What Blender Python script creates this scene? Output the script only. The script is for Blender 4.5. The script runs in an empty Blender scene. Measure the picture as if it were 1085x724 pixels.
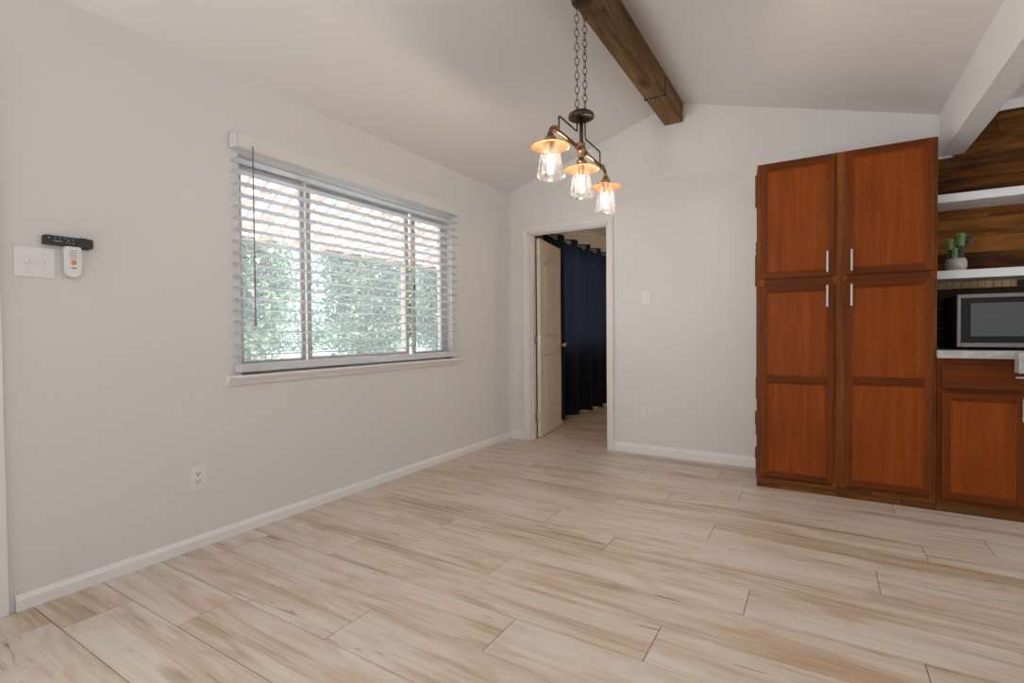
import bpy, bmesh, math, random
from mathutils import Vector, Matrix
random.seed(7)
SC = bpy.context.scene
COL = SC.collection
PI = math.pi

# ------------------------------------------------------------------ camera
CAM = Vector((2.644, -4.274, 1.066))
YAW, PITCH, ROLL, FPX = 0.548616, -0.019023, -0.008098, 530.76
fw = Vector((-math.sin(YAW)*math.cos(PITCH), math.cos(YAW)*math.cos(PITCH), math.sin(PITCH)))
rt = Vector((math.cos(YAW), math.sin(YAW), 0)); up = rt.cross(fw)
r2 = math.cos(ROLL)*rt + math.sin(ROLL)*up
u2 = -math.sin(ROLL)*rt + math.cos(ROLL)*up
cd = bpy.data.cameras.new('camera'); cam = bpy.data.objects.new('camera', cd); COL.objects.link(cam)
cd.sensor_fit = 'HORIZONTAL'; cd.sensor_width = 36.0; cd.lens = FPX/1085*36.0
cd.clip_start = 0.05; cd.clip_end = 200
M = Matrix((r2, u2, -fw)).transposed().to_4x4(); M.translation = CAM
cam.matrix_world = M
SC.camera = cam

# ------------------------------------------------------------------ view, world, sun, fill lights
vs = SC.view_settings
vs.view_transform = 'Standard'; vs.look = 'None'; vs.gamma = 1.0; vs.use_curve_mapping = False
vs.exposure = 0.10
SC.display_settings.display_device = 'sRGB'
W = bpy.data.worlds.new('sky'); SC.world = W; W.use_nodes = True
wn = W.node_tree; wn.nodes.clear()
wo = wn.nodes.new('ShaderNodeOutputWorld'); wb = wn.nodes.new('ShaderNodeBackground')
wb.inputs[0].default_value = (0.72, 0.86, 1.0, 1); wb.inputs[1].default_value = 3.2
wn.links.new(wb.outputs[0], wo.inputs[0])

def light(name, kind, loc, energy, color, size=None, size_y=None, target=None, radius=None, parent=None):
    d = bpy.data.lights.new(name, kind); d.energy = energy; d.color = color
    o = bpy.data.objects.new(name, d); COL.objects.link(o); o.location = loc
    if size is not None:
        d.shape = 'RECTANGLE'; d.size = size; d.size_y = size_y or size
    if radius is not None: d.shadow_soft_size = radius
    if target is not None:
        o.rotation_euler = (Vector(target)-Vector(loc)).to_track_quat('-Z', 'Y').to_euler()
    if parent: o.parent = parent
    return o
sun = light('sun', 'SUN', (3, -3, 9), 9.0, (1.0, 0.93, 0.82), target=(0.2, -1.9, 4.2)); sun.data.angle = 0.01
# added fill lights, behind the camera and on the kitchen side; no openings modelled
light('side_fill_light', 'AREA', (0.10, -5.7, 1.25), 118, (0.93, 0.97, 1.0), 1.9, 1.9, target=(3.2, -5.2, 2.5))
light('kitchen_fill_light', 'AREA', (5.9, -2.0, 1.4), 22, (0.92, 0.965, 1.0), 2.0, 1.2, target=(1.5, -1.0, 1.6))
light('bedroom_warm_fill', 'AREA', (2.6, 2.6, 2.3), 13, (1.0, 0.76, 0.50), 0.5, 0.5, target=(0.9, 1.8, 0.6))  # unseen area light, brightens and warms the next room

# ------------------------------------------------------------------ helpers
class MB:
    """collects shapes, links them as one mesh object"""
    def __init__(s): s.bm = bmesh.new()
    def box(s, x0, x1, y0, y1, z0, z1, bevel=0.0, seg=1, rot=None, piv=None):
        vs_ = [s.bm.verts.new((x, y, z)) for x in (x0, x1) for y in (y0, y1) for z in (z0, z1)]
        q = [(0,1,3,2), (4,6,7,5), (0,4,5,1), (2,3,7,6), (0,2,6,4), (1,5,7,3)]
        fs = [s.bm.faces.new([vs_[i] for i in f]) for f in q]
        if bevel > 0:
            es = list({e for f in fs for e in f.edges})
            r = bmesh.ops.bevel(s.bm, geom=es, offset=bevel, segments=seg, profile=0.5, affect='EDGES')
            vs_ = list({v for v in vs_ if v.is_valid} | set(r['verts']))
        if rot is not None:
            bmesh.ops.transform(s.bm, matrix=Matrix.Translation(piv) @ rot @ Matrix.Translation(-Vector(piv)), verts=vs_)
        return vs_
    def prism(s, pts, axis, a, b):
        """polygon in the plane across axis ('x': (y,z), 'y': (x,z), 'z': (x,y)), extruded a..b"""
        def P(p, t):
            return {'x': (t, p[0], p[1]), 'y': (p[0], t, p[1]), 'z': (p[0], p[1], t)}[axis]
        A = [s.bm.verts.new(P(p, a)) for p in pts]; B = [s.bm.verts.new(P(p, b)) for p in pts]
        n = len(pts)
        s.bm.faces.new(A); s.bm.faces.new(B[::-1])
        for i in range(n): s.bm.faces.new((A[i], B[i], B[(i+1) % n], A[(i+1) % n]))
        return A+B
    def lathe(s, prof, c=(0,0,0), n=32, axis='z', smooth=True):
        rings = []
        c = Vector(c)
        def P(r, h, t):
            a, b = r*math.cos(t), r*math.sin(t)
            return c + Vector({'z': (a, b, h), 'x': (h, a, b), 'y': (b, h, a)}[axis])
        for r, h in prof:
            if r < 1e-6: rings.append([s.bm.verts.new(P(0, h, 0))])
            else: rings.append([s.bm.verts.new(P(r, h, 2*PI*i/n)) for i in range(n)])
        for A, B in zip(rings, rings[1:]):
            for i in range(n):
                j = (i+1) % n
                if len(A) == 1 and len(B) == 1: continue
                if len(A) == 1: f = s.bm.faces.new((A[0], B[j], B[i]))
                elif len(B) == 1: f = s.bm.faces.new((A[i], A[j], B[0]))
                else: f = s.bm.faces.new((A[i], A[j], B[j], B[i]))
                f.smooth = smooth
        return [v for r in rings for v in r]
    def tube(s, pts, r, n=10, closed=False):
        pts = [Vector(p) for p in pts]; N = len(pts); rings = []
        prev = None
        for i, p in enumerate(pts):
            if closed: t = (pts[(i+1) % N]-pts[i-1]).normalized()
            else: t = (pts[min(i+1, N-1)]-pts[max(i-1, 0)]).normalized()
            if prev is None:
                a = Vector((0,0,1)) if abs(t.z) < 0.9 else Vector((1,0,0))
                u = t.cross(a).normalized()
            else: u = (prev - t*prev.dot(t)).normalized()
            prev = u; v = t.cross(u)
            rr = r[i] if isinstance(r, (list, tuple)) else r
            rings.append([s.bm.verts.new(p+rr*(math.cos(2*PI*k/n)*u+math.sin(2*PI*k/n)*v)) for k in range(n)])
        m = N if closed else N-1
        for i in range(m):
            A, B = rings[i], rings[(i+1) % N]
            for k in range(n):
                f = s.bm.faces.new((A[k], A[(k+1) % n], B[(k+1) % n], B[k])); f.smooth = True
        if not closed:
            s.bm.faces.new(rings[0][::-1]); s.bm.faces.new(rings[-1])
    def quad(s, a, b, c, d):
        return s.bm.faces.new([s.bm.verts.new(p) for p in (a, b, c, d)])
    def build(s, name, mat, parent=None, **props):
        bmesh.ops.recalc_face_normals(s.bm, faces=s.bm.faces)
        me = bpy.data.meshes.new(name); s.bm.to_mesh(me); s.bm.free()
        return link(name, me, mat, parent, **props)
def link(name, me, mat, parent=None, **props):
    o = bpy.data.objects.new(name, me); COL.objects.link(o)
    if mat: me.materials.append(mat)
    if parent:
        o.parent = parent
        o.matrix_parent_inverse = Matrix.Translation(parent.location).inverted() if parent.type == 'EMPTY' else Matrix.Identity(4)
    for k, v in props.items(): o[k] = v
    return o
def thing(name, label, cat, loc=(0,0,0), group=None):
    o = bpy.data.objects.new(name, None); COL.objects.link(o); o.location = loc
    o.empty_display_size = 0.05
    o['label'] = label; o['category'] = cat
    if group: o['group'] = group
    return o
def tag(o, label, cat, group=None):
    o['label'] = label; o['category'] = cat
    if group: o['group'] = group
    return o
def struct(mb, name, mat, parent=None):
    return mb.build(name, mat, parent, kind='structure')

# ------------------------------------------------------------------ materials
class NT:
    def __init__(s, name):
        s.m = bpy.data.materials.new(name); s.m.use_nodes = True; s.t = s.m.node_tree; s.t.nodes.clear()
        s.out = s.n('ShaderNodeOutputMaterial')
    def n(s, t, **kw):
        nd = s.t.nodes.new(t)
        for k, v in kw.items(): setattr(nd, k, v)
        return nd
    def l(s, a, b): s.t.links.new(a, b)
    def bsdf(s, **kw):
        b = s.n('ShaderNodeBsdfPrincipled'); s.l(b.outputs[0], s.out.inputs[0])
        for k, v in kw.items(): b.inputs[k.replace('_', ' ')].default_value = v
        s.b = b; return b
    def coord(s, scale, kind='Object', loc=(0,0,0)):
        tc = s.n('ShaderNodeTexCoord'); mp = s.n('ShaderNodeMapping')
        mp.inputs['Scale'].default_value = scale; mp.inputs['Location'].default_value = loc
        s.l(tc.outputs[kind], mp.inputs[0]); return mp.outputs[0]
    def noise(s, vec, scale=1, detail=4, rough=0.5, dist=0.0):
        t = s.n('ShaderNodeTexNoise'); t.inputs['Scale'].default_value = scale; t.inputs['Detail'].default_value = detail
        t.inputs['Roughness'].default_value = rough; t.inputs['Distortion'].default_value = dist
        if vec: s.l(vec, t.inputs['Vector'])
        return t.outputs['Fac']
    def ramp(s, fac, stops):
        r = s.n('ShaderNodeValToRGB'); e = r.color_ramp.elements
        while len(e) < len(stops): e.new(0.5)
        for x, (p, c) in zip(e, stops): x.position = p; x.color = (*c, 1) if len(c) == 3 else c
        s.l(fac, r.inputs[0]); return r.outputs[0]
    def mix(s, fac, a, b, blend='MIX'):
        m = s.n('ShaderNodeMix', data_type='RGBA', blend_type=blend)
        for sock, v in ((m.inputs[0], fac), (m.inputs[6], a), (m.inputs[7], b)):
            if hasattr(v, 'is_output'): s.l(v, sock)
            elif isinstance(v, (int, float)): sock.default_value = v
            else: sock.default_value = (*v, 1)
        return m.outputs[2]
    def math(s, op, a, b=None, clamp=False):
        m = s.n('ShaderNodeMath', operation=op, use_clamp=clamp)
        for sock, v in ((m.inputs[0], a), (m.inputs[1], b)):
            if v is None: continue
            if hasattr(v, 'is_output'): s.l(v, sock)
            else: sock.default_value = v
        return m.outputs[0]
    def bump(s, h, strength=0.2, dist=0.01):
        b = s.n('ShaderNodeBump'); b.inputs['Strength'].default_value = strength; b.inputs['Distance'].default_value = dist
        s.l(h, b.inputs['Height']); s.l(b.outputs[0], s.b.inputs['Normal'])
def plain(name, col, rough=0.5, metal=0.0, **kw):
    t = NT(name); t.bsdf(Base_Color=(*col, 1), Roughness=rough, Metallic=metal, **kw); return t.m
def paint(name, col, rough=0.55, tex=0.12, scale=55):
    t = NT(name); t.bsdf(Roughness=rough)
    v = t.coord((1,1,1)); f = t.noise(v, 1.3, 3, 0.5)
    t.l(t.mix(t.math('MULTIPLY', f, 0.5), col, [c*0.965 for c in col]), t.b.inputs['Base Color'])
    t.bump(t.noise(v, scale, 4, 0.6), tex, 0.004); return t.m
def wood(name, dark, mid, light_, axis, rough=0.35, coat=0.3, gs=1.0, contrast=1.0, blotch=0.5, spec=0.13):
    """stained timber, grain running along axis"""
    t = NT(name); t.bsdf(Roughness=rough); t.b.inputs['Specular IOR Level'].default_value = spec; t.b.inputs['Coat Weight'].default_value = coat; t.b.inputs['Coat Roughness'].default_value = 0.25
    sc = {'x': (1.2, 22, 22), 'y': (22, 1.2, 22), 'z': (22, 22, 1.2)}[axis]
    v = t.coord([c*gs for c in sc])
    oi = t.n('ShaderNodeObjectInfo'); add = t.n('ShaderNodeVectorMath', operation='ADD')
    mul = t.n('ShaderNodeVectorMath', operation='SCALE'); mul.inputs[0].default_value = (17, 31, 23)
    t.l(oi.outputs['Random'], mul.inputs['Scale']); t.l(v, add.inputs[0]); t.l(mul.outputs[0], add.inputs[1])
    vv = add.outputs[0]
    a = t.noise(vv, 1.0, 5, 0.6, 0.6); b = t.noise(vv, 4.5, 3, 0.6); big = t.noise(t.coord((1.7, 1.7, 1.7)), 1.5, 2, 0.5, 0.4)
    f = t.math('ADD', t.math('MULTIPLY', a, 0.62), t.math('MULTIPLY', b, 0.38))
    c = t.ramp(f, [(0.5-0.17/contrast, dark), (0.5, mid), (0.5+0.17/contrast, light_)])
    c = t.mix(t.math('MULTIPLY', big, blotch), c, dark)
    t.l(c, t.b.inputs['Base Color']); t.bump(b, 0.08, 0.002); return t.m

WALL = paint('wall_paint', (0.80, 0.79, 0.785))
CEIL = paint('ceiling_paint', (0.83, 0.815, 0.81), 0.7, 0.15, 40)
TRIM = plain('trim_paint', (0.90, 0.885, 0.905), 0.35)
TRIMB = plain('casing_paint', (0.86, 0.825, 0.805), 0.4)
DOORP = plain('door_paint', (0.78, 0.73, 0.63), 0.45)
def blind_mat():
    t = NT('blind_vinyl'); d = t.n('ShaderNodeBsdfPrincipled'); d.inputs['Base Color'].default_value = (0.84, 0.855, 0.89, 1); d.inputs['Roughness'].default_value = 0.3
    tr = t.n('ShaderNodeBsdfTranslucent'); tr.inputs[0].default_value = (0.90, 0.92, 0.96, 1); x = t.n('ShaderNodeMixShader'); x.inputs[0].default_value = 0.45
    t.l(d.outputs[0], x.inputs[1]); t.l(tr.outputs[0], x.inputs[2]); t.l(x.outputs[0], t.out.inputs[0]); return t.m
BLIND = blind_mat()
PLAST = plain('white_plastic', (0.86, 0.85, 0.865), 0.4)
CHERRY_V = wood('cherry_upright', (0.080, 0.016, 0.003), (0.165, 0.038, 0.006), (0.24, 0.064, 0.011), 'z', 0.40, 0.03, contrast=0.7, blotch=0.4)
CHERRY_H = wood('cherry_level', (0.068, 0.014, 0.003), (0.135, 0.031, 0.005), (0.20, 0.052, 0.009), 'x', 0.40, 0.03, contrast=0.7, blotch=0.4)
PANELW = wood('cherry_panel', (0.15, 0.030, 0.003), (0.27, 0.057, 0.006), (0.39, 0.100, 0.013), 'z', 0.42, 0.02, contrast=0.6, blotch=0.55)
FRAME_V = wood('cherry_frame', (0.11, 0.026, 0.005), (0.23, 0.070, 0.012), (0.34, 0.120, 0.026), 'z', 0.45, 0.02)
ROUGH = wood('rough_stained_board', (0.045, 0.016, 0.005), (0.17, 0.060, 0.014), (0.30, 0.125, 0.034), 'x', 0.55, 0.0, contrast=0.9)
BEAMW = wood('beam_timber', (0.10, 0.052, 0.024), (0.24, 0.125, 0.055), (0.36, 0.20, 0.095), 'y', 0.7, 0.0, 0.8, blotch=0.4)
METAL = plain('brushed_nickel', (0.62, 0.59, 0.56), 0.4, 0.95)
DARKM = plain('dark_bronze', (0.085, 0.065, 0.050), 0.42, 0.9)
BRASS = plain('aged_brass', (0.33, 0.19, 0.09), 0.36, 1.0)
COPPER = plain('copper', (0.30, 0.155, 0.075), 0.45, 0.7)
BLACK = plain('black_plastic', (0.012, 0.012, 0.013), 0.4)
GREYB = plain('grey_button', (0.35, 0.36, 0.38), 0.5)
ORANGE = plain('orange_button', (0.85, 0.27, 0.05), 0.5)
SLOT = plain('slot_dark', (0.10, 0.095, 0.09), 0.6)
STEEL = plain('stainless', (0.30, 0.285, 0.29), 0.36, 0.8)

def glassy(name, tint=(1,1,1), gloss=0.10, haze=0.0):
    t = NT(name)
    tr = t.n('ShaderNodeBsdfTransparent'); tr.inputs[0].default_value = (*tint, 1)
    gl = t.n('ShaderNodeBsdfGlossy'); gl.inputs['Roughness'].default_value = 0.03
    lw = t.n('ShaderNodeLayerWeight'); lw.inputs[0].default_value = 0.35
    f = t.math('ADD', t.math('MULTIPLY', lw.outputs['Facing'], gloss*3.0), gloss*0.4, True)
    mx = t.n('ShaderNodeMixShader'); t.l(f, mx.inputs[0]); t.l(tr.outputs[0], mx.inputs[1]); t.l(gl.outputs[0], mx.inputs[2])
    last = mx.outputs[0]
    if haze:
        df = t.n('ShaderNodeBsdfTranslucent'); df.inputs[0].default_value = (0.9, 0.93, 0.97, 1)
        m2 = t.n('ShaderNodeMixShader'); m2.inputs[0].default_value = haze
        t.l(last, m2.inputs[1]); t.l(df.outputs[0], m2.inputs[2]); last = m2.outputs[0]
    t.l(last, t.out.inputs[0]); return t.m
PANE = glassy('window_glass', (0.97, 0.99, 1.0), 0.05, 0.11)  # pale haze mixed into the panes to imitate window glare
JAR = glassy('jar_glass', (0.985, 0.97, 0.95), 0.20, 0.012)  # trace of haze imitates the bulb glow on the jar
def emit(name, col, s):
    t = NT(name); e = t.n('ShaderNodeEmission'); e.inputs[0].default_value = (*col, 1); e.inputs[1].default_value = s
    t.l(e.outputs[0], t.out.inputs[0]); return t.m
FILA = emit('lit_filament', (1.0, 0.80, 0.50), 14)
def bulb_mat():
    t = NT('lit_bulb_glass'); tr = t.n('ShaderNodeBsdfTransparent'); e = t.n('ShaderNodeEmission')
    e.inputs[0].default_value = (1.0, 0.78, 0.50, 1); e.inputs[1].default_value = 1.6
    a = t.n('ShaderNodeAddShader'); t.l(tr.outputs[0], a.inputs[0]); t.l(e.outputs[0], a.inputs[1]); t.l(a.outputs[0], t.out.inputs[0]); return t.m
BULBG = bulb_mat()

# ------------------------------------------------------------------ floor: vinyl planks running across the room
def floor_mat():
    t = NT('plank_floor'); t.bsdf(Roughness=0.36); t.b.inputs['Specular IOR Level'].default_value = 0.45
    at = t.n('ShaderNodeAttribute', attribute_name='plank')
    sep = t.n('ShaderNodeSeparateColor'); t.l(at.outputs['Color'], sep.inputs[0])
    def vec(sx, sy, k):
        v = t.coord((sx, sy, 1)); off = t.n('ShaderNodeVectorMath', operation='MULTIPLY_ADD')
        t.l(at.outputs['Color'], off.inputs[0]); off.inputs[1].default_value = (37*k, 53*k, 29*k); t.l(v, off.inputs[2]); return off.outputs[0]
    band = t.noise(vec(0.95, 8.5, 1.0), 1.0, 5, 0.6, 1.0)
    fine = t.noise(vec(1.5, 52, 1.3), 1.0, 6, 0.7, 0.4)
    warm = t.noise(vec(2.6, 7.5, 0.7), 1.0, 4, 0.6, 1.0)
    f = t.math('ADD', t.math('MULTIPLY', band, 0.60), t.math('MULTIPLY', fine, 0.40))
    f = t.math('ADD', f, t.math('MULTIPLY', t.math('SUBTRACT', sep.outputs['Red'], 0.5), 0.06))
    c = t.ramp(f, [(0.34, (0.40, 0.28, 0.175)), (0.42, (0.56, 0.44, 0.32)), (0.49, (0.68, 0.58, 0.47)), (0.60, (0.745, 0.685, 0.61))])
    c = t.mix(t.math('MULTIPLY', t.ramp(warm, [(0.50, (0,0,0)), (0.72, (1,1,1))]), 0.5), c, (0.56, 0.34, 0.19))
    vo = t.n('ShaderNodeTexVoronoi'); vo.inputs['Scale'].default_value = 1.0; t.l(vec(1.7, 6.5, 2.7), vo.inputs['Vector'])
    kn = t.math('MULTIPLY', t.ramp(vo.outputs['Distance'], [(0.03, (1,1,1)), (0.20, (0,0,0))]), t.ramp(fine, [(0.35, (1,1,1)), (0.62, (0.25,0.25,0.25))]))
    c = t.mix(t.math('MULTIPLY', kn, 0.65), c, (0.27, 0.165, 0.09))
    # dark cracks and knots
    crk = t.noise(vec(2.2, 26, 2.1), 1.0, 6, 0.62, 1.6)
    gate = t.noise(vec(1.5, 6, 1.7), 1.0, 2, 0.5)
    k = t.math('MULTIPLY', t.ramp(crk, [(0.32, (1,1,1)), (0.39, (0,0,0))]), t.ramp(gate, [(0.50, (0,0,0)), (0.58, (1,1,1))]))
    c = t.mix(t.math('MULTIPLY', k, 0.75), c, (0.16, 0.095, 0.055))
    t.l(c, t.b.inputs['Base Color'])
    rr = t.math('ADD', t.math('MULTIPLY', fine, 0.16), 0.27); t.l(rr, t.b.inputs['Roughness'])
    t.bump(fine, 0.05, 0.002); return t.m
def make_floor():
    W_, Lg, gap = 0.2245, 1.527, 0.0012
    known = {-1: 0.30, 0: 0.643, 1: 1.177, 2: 1.689, 3: 2.164, 4: 1.410, 5: 2.408, 6: 1.75, 7: 2.863, 8: 2.165, 9: 3.08, 10: 1.83, 11: 2.22, 12: 1.50, 13: 2.03}
    bm = bmesh.new(); lay = bm.loops.layers.float_color.new('plank')
    rnd = random.Random(11)
    r0 = int(math.floor((-7.2+3.372)/W_)); r1 = int(math.ceil((4.6+3.372)/W_))
    X0, X1 = -0.02, 6.2
    for r in range(r0, r1):
        y0 = -3.372+W_*r; y1 = y0+W_
        x = known.get(r, rnd.uniform(0, Lg)); x -= Lg*math.ceil((x-X0)/Lg)
        while x < X1:
            a, b = max(x, X0)+gap, min(x+Lg, X1)-gap
            x += Lg
            if b-a < 0.01: continue
            col = (rnd.random(), rnd.random(), rnd.random(), 1)
            e = 0.0008
            top = [bm.verts.new(p) for p in ((a+e, y0+gap+e, 0), (b-e, y0+gap+e, 0), (b-e, y1-gap-e, 0), (a+e, y1-gap-e, 0))]
            bot = [bm.verts.new(p) for p in ((a, y0+gap, -0.002), (b, y0+gap, -0.002), (b, y1-gap, -0.002), (a, y1-gap, -0.002))]
            fs = [bm.faces.new(top)]+[bm.faces.new((bot[i], bot[(i+1) % 4], top[(i+1) % 4], top[i])) for i in range(4)]
            for f in fs:
                for lp in f.loops: lp[lay] = col
    # the groove bed under the planks
    f = bm.faces.new([bm.verts.new(p) for p in ((X0, -7.3, -0.0019), (X1, -7.3, -0.0019), (X1, 4.7, -0.0019), (X0, 4.7, -0.0019))]); f.material_index = 1
    me = bpy.data.meshes.new('floor'); bm.to_mesh(me); bm.free()
    o = link('floor', me, floor_mat(), kind='structure'); me.materials.append(plain('floor_groove', (0.17, 0.11, 0.07), 0.8))
make_floor()

# ------------------------------------------------------------------ room shell
RX, RZ = 1.62, 2.950                      # ridge of the vaulted ceiling
def zl(x): return 2.44+(RZ-2.44)*x/RX
def zr(x): return RZ-0.2876*(x-RX)
WY0, WY1, WZ0, WZ1 = -2.735, -0.915, 0.848, 2.035     # window opening in the left wall
DX0, DX1, DZ = 0.222, 1.042, 2.035                    # doorway in the far wall
m = MB()
for a in ((-0.14, 0, -7.3, WY0, 0, 2.5), (-0.14, 0, WY1, 0.0, 0, 2.5), (-0.14, 0, WY0, WY1, 0, WZ0), (-0.14, 0, WY0, WY1, WZ1, 2.5)): m.box(*a)
struct(m, 'wall_left', WALL)
m = MB()
m.prism([(-0.14, 0), (DX0, 0), (DX0, DZ), (DX1, DZ), (DX1, 0), (3.38, 0), (3.38, zr(3.38)+.02), (RX, RZ+.02), (-0.14, zl(-0.14)+.02)], 'y', 0.0, 0.12)
struct(m, 'wall_far', WALL)
m = MB(); m.prism([(-0.14, zl(-0.14)), (RX, RZ), (RX, RZ+0.08), (-0.14, zl(-0.14)+0.08)], 'y', -7.3, 0.0); struct(m, 'ceiling_left_slope', CEIL)
m = MB(); m.prism([(RX, RZ), (3.40, zr(3.40)), (3.40, zr(3.40)+0.08), (RX, RZ+0.08)], 'y', -7.3, 0.0); struct(m, 'ceiling_right_slope', CEIL)
# painted header between the dining room and the kitchen
m = MB(); m.prism([(3.316, 2.185), (3.436, 2.185), (3.436, 2.52), (3.316, 2.52)], 'y', -7.3, -0.012)
rb = random.Random(3)
struct(m, 'trim_header', WALL)
# kitchen shell
m = MB(); m.box(3.436, 6.25, -7.3, 0.12, 2.475, 2.55); struct(m, 'ceiling_kitchen', CEIL)
m = MB(); m.box(6.2, 6.3, -7.3, 0.12, 0, 2.5); struct(m, 'wall_right', WALL)
m = MB(); m.box(3.38, 6.2, 0.02, 0.12, 0, 2.5); struct(m, 'wall_kitchen', WALL)
m = MB(); m.box(3.44, 6.2, -0.02, 0.02, 2.415, 2.475, 0.004); struct(m, 'trim_kitchen_cornice', TRIM)
# back wall
m = MB(); m.prism([(-0.14, 0), (6.2, 0), (6.2, 2.6), (3.4, 2.6), (RX, RZ+.05), (-0.14, 2.5)], 'y', -7.3, -7.2)
struct(m, 'wall_back', WALL)
# next room
m = MB()
for a in ((-0.14, 0, 0.12, 1.0, 0, 2.5), (-0.14, 0, 2.6, 4.7, 0, 2.5), (-0.14, 0, 1.0, 2.6, 0, 0.9), (-0.14, 0, 1.0, 2.6, 2.05, 2.5)): m.box(*a)
struct(m, 'wall_bedroom_left', WALL)
m = MB(); m.box(-0.14, 3.6, 4.6, 4.7, 0, 2.5); struct(m, 'wall_bedroom_far', WALL)
m = MB(); m.box(3.5, 3.6, 0.12, 4.6, 0, 2.5); struct(m, 'wall_bedroom_right', WALL)
m = MB(); m.box(-0.14, 3.6, 0.12, 4.7, 2.44, 2.5); struct(m, 'ceiling_bedroom', CEIL)

# baseboards
def base_prof(t=0.014, h=0.062): return [(0, 0), (t, 0), (t, h*0.68), (t*0.72, h*0.80), (t*0.45, h*0.93), (t*0.3, h), (0, h)]
m = MB(); m.prism([(p[0], p[1]) for p in base_prof()], 'y', -3.645, 0.0); struct(m, 'baseboard_left', TRIM)
def far_base(x0, x1, name):
    m = MB(); m.prism([(-p[0], p[1]) for p in base_prof(0.014, 0.083)], 'x', x0, x1); return struct(m, name, TRIM)
far_base(0.014, 0.168, 'baseboard_far_left'); far_base(1.094, 2.283, 'baseboard_far_right')
m = MB(); m.prism(base_prof(0.014, 0.083), 'y', 0.12, 4.6); struct(m, 'baseboard_bedroom', TRIM)
# casing of the opening at the near end of the left wall
m = MB(); m.box(0, 0.017, -3.745, -3.664, 0, 2.10, 0.003); m.box(0, 0.017, -4.72, -3.664, 2.10, 2.18, 0.003); m.box(0, 0.017, -4.72, -4.637, 0, 2.10, 0.003)
struct(m, 'trim_1', TRIM)
m = MB(); m.box(0.0, 0.008, -4.637, -3.745, 0.0, 2.10); struct(m, 'door_2', TRIM)

# ------------------------------------------------------------------ doorway: casing, jamb and open door
m = MB()
def casing(x0, x1, z0, z1): m.box(x0, x1, -0.012, 0.0, z0, z1, 0.003)
CW = 0.052
for (x0, x1, z0, z1) in ((0.171, 0.171+CW, 0, 2.095-CW), (1.092-CW, 1.092, 0, 2.095-CW), (0.171, 1.092, 2.095-CW, 2.095)):
    m.box(x0, x1, -0.012, 0.0, z0, z1, 0.003)
for (x0, x1, z0, z1) in ((0.171, 0.187, 0, 2.079), (1.076, 1.092, 0, 2.079), (0.171, 1.092, 2.079, 2.095)):
    m.box(x0, x1, -0.018, -0.012, z0, z1, 0.002)
struct(m, 'trim_2', TRIMB)
m = MB()
m.box(DX0, 0.238, 0.0, 0.12, 0, DZ); m.box(1.026, DX1, 0.0, 0.12, 0, DZ); m.box(DX0, DX1, 0.0, 0.12, DZ-0.016, DZ)
m.box(0.238, 0.248, 0.035, 0.075, 0, DZ-0.016); m.box(1.016, 1.026, 0.035, 0.075, 0, DZ-0.016); m.box(0.238, 1.026, 0.035, 0.075, DZ-0.026, DZ-0.016)
struct(m, 'trim_3', TRIMB)

# door leaf built closed in its own frame (u along the width, t across the thickness), then swung round the hinge
DW, DT, DH = 0.765, 0.035, 1.985
dr = bpy.data.objects.new('door_1', None); COL.objects.link(dr); dr['kind'] = 'structure'
def leaf():
    bm = bmesh.new()
    # relief map of the face: outer frame at 0, panels set in, board grooves deeper
    nu, nv = 150, 220
    def relief(u, v):
        d = 0.0
        for (u0, u1, v0, v1, arch) in ((0.12, DW-0.12, 0.22, 0.82, 0), (0.12, DW-0.12, 0.99, 1.83, 0.09)):
            top = v1
            if arch:
                s_ = (u-(u0+u1)/2)/((u1-u0)/2)
                top = v1-arch*(s_*s_)
            e = min(u-u0, u1-u, v-v0, top-v)
            if e > 0:
                d = -0.012*min(1, e/0.008) if e < 0.024 else -0.012+0.010*min(1, (e-0.024)/0.014)
                if e > 0.05:
                    g = ((u-u0) % 0.075)/0.075
                    if g < 0.18: d = -0.011
        return d
    rows = []
    for j in range(nv+1):
        rows.append([bm.verts.new((DW*i/nu, relief(DW*i/nu, DH*j/nv), 0) if False else (DW*i/nu, -relief(DW*i/nu, DH*j/nv), DH*j/nv)) for i in range(nu+1)])
    for j in range(nv):
        for i in range(nu): bm.faces.new((rows[j][i], rows[j][i+1], rows[j+1][i+1], rows[j+1][i]))
    # edges and back
    bk = [[bm.verts.new((DW*i, DT, DH*j)) for i in (0, 1)] for j in (0, 1)]
    bm.faces.new((bk[0][0], bk[1][0], bk[1][1], bk[0][1]))
    bm.faces.new([rows[j][0] for j in range(nv+1)][::-1]+[bk[0][0], bk[1][0]][0:0]+[bk[0][0], bk[1][0]])
    bm.faces.new([rows[j][nu] for j in range(nv+1)]+[bk[1][1], bk[0][1]])
    bm.faces.new(rows[0]+[bk[0][1], bk[0][0]]); bm.faces.new(rows[nv][::-1]+[bk[1][0], bk[1][1]])
    me = bpy.data.meshes.new('door_leaf'); bmesh.ops.recalc_face_normals(bm, faces=bm.faces); bm.to_mesh(me); bm.free(); return me
lf = link('door_leaf', leaf(), DOORP); lf.parent = dr; lf.location = (0.006, -DT, 0)
kn = MB(); 
for sgn, y in ((-1, -DT), (1, 0.0)):
    kn.lathe([(0.0, 0), (0.027, 0), (0.027, 0.006*sgn), (0.011, 0.012*sgn), (0.010, 0.034*sgn), (0.022, 0.040*sgn), (0.027, 0.052*sgn), (0.022, 0.064*sgn), (0.0, 0.068*sgn)], (DW-0.06, y, 0.905), 20, 'y')
kno = kn.build('door_knob', METAL); kno.parent = dr
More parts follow.
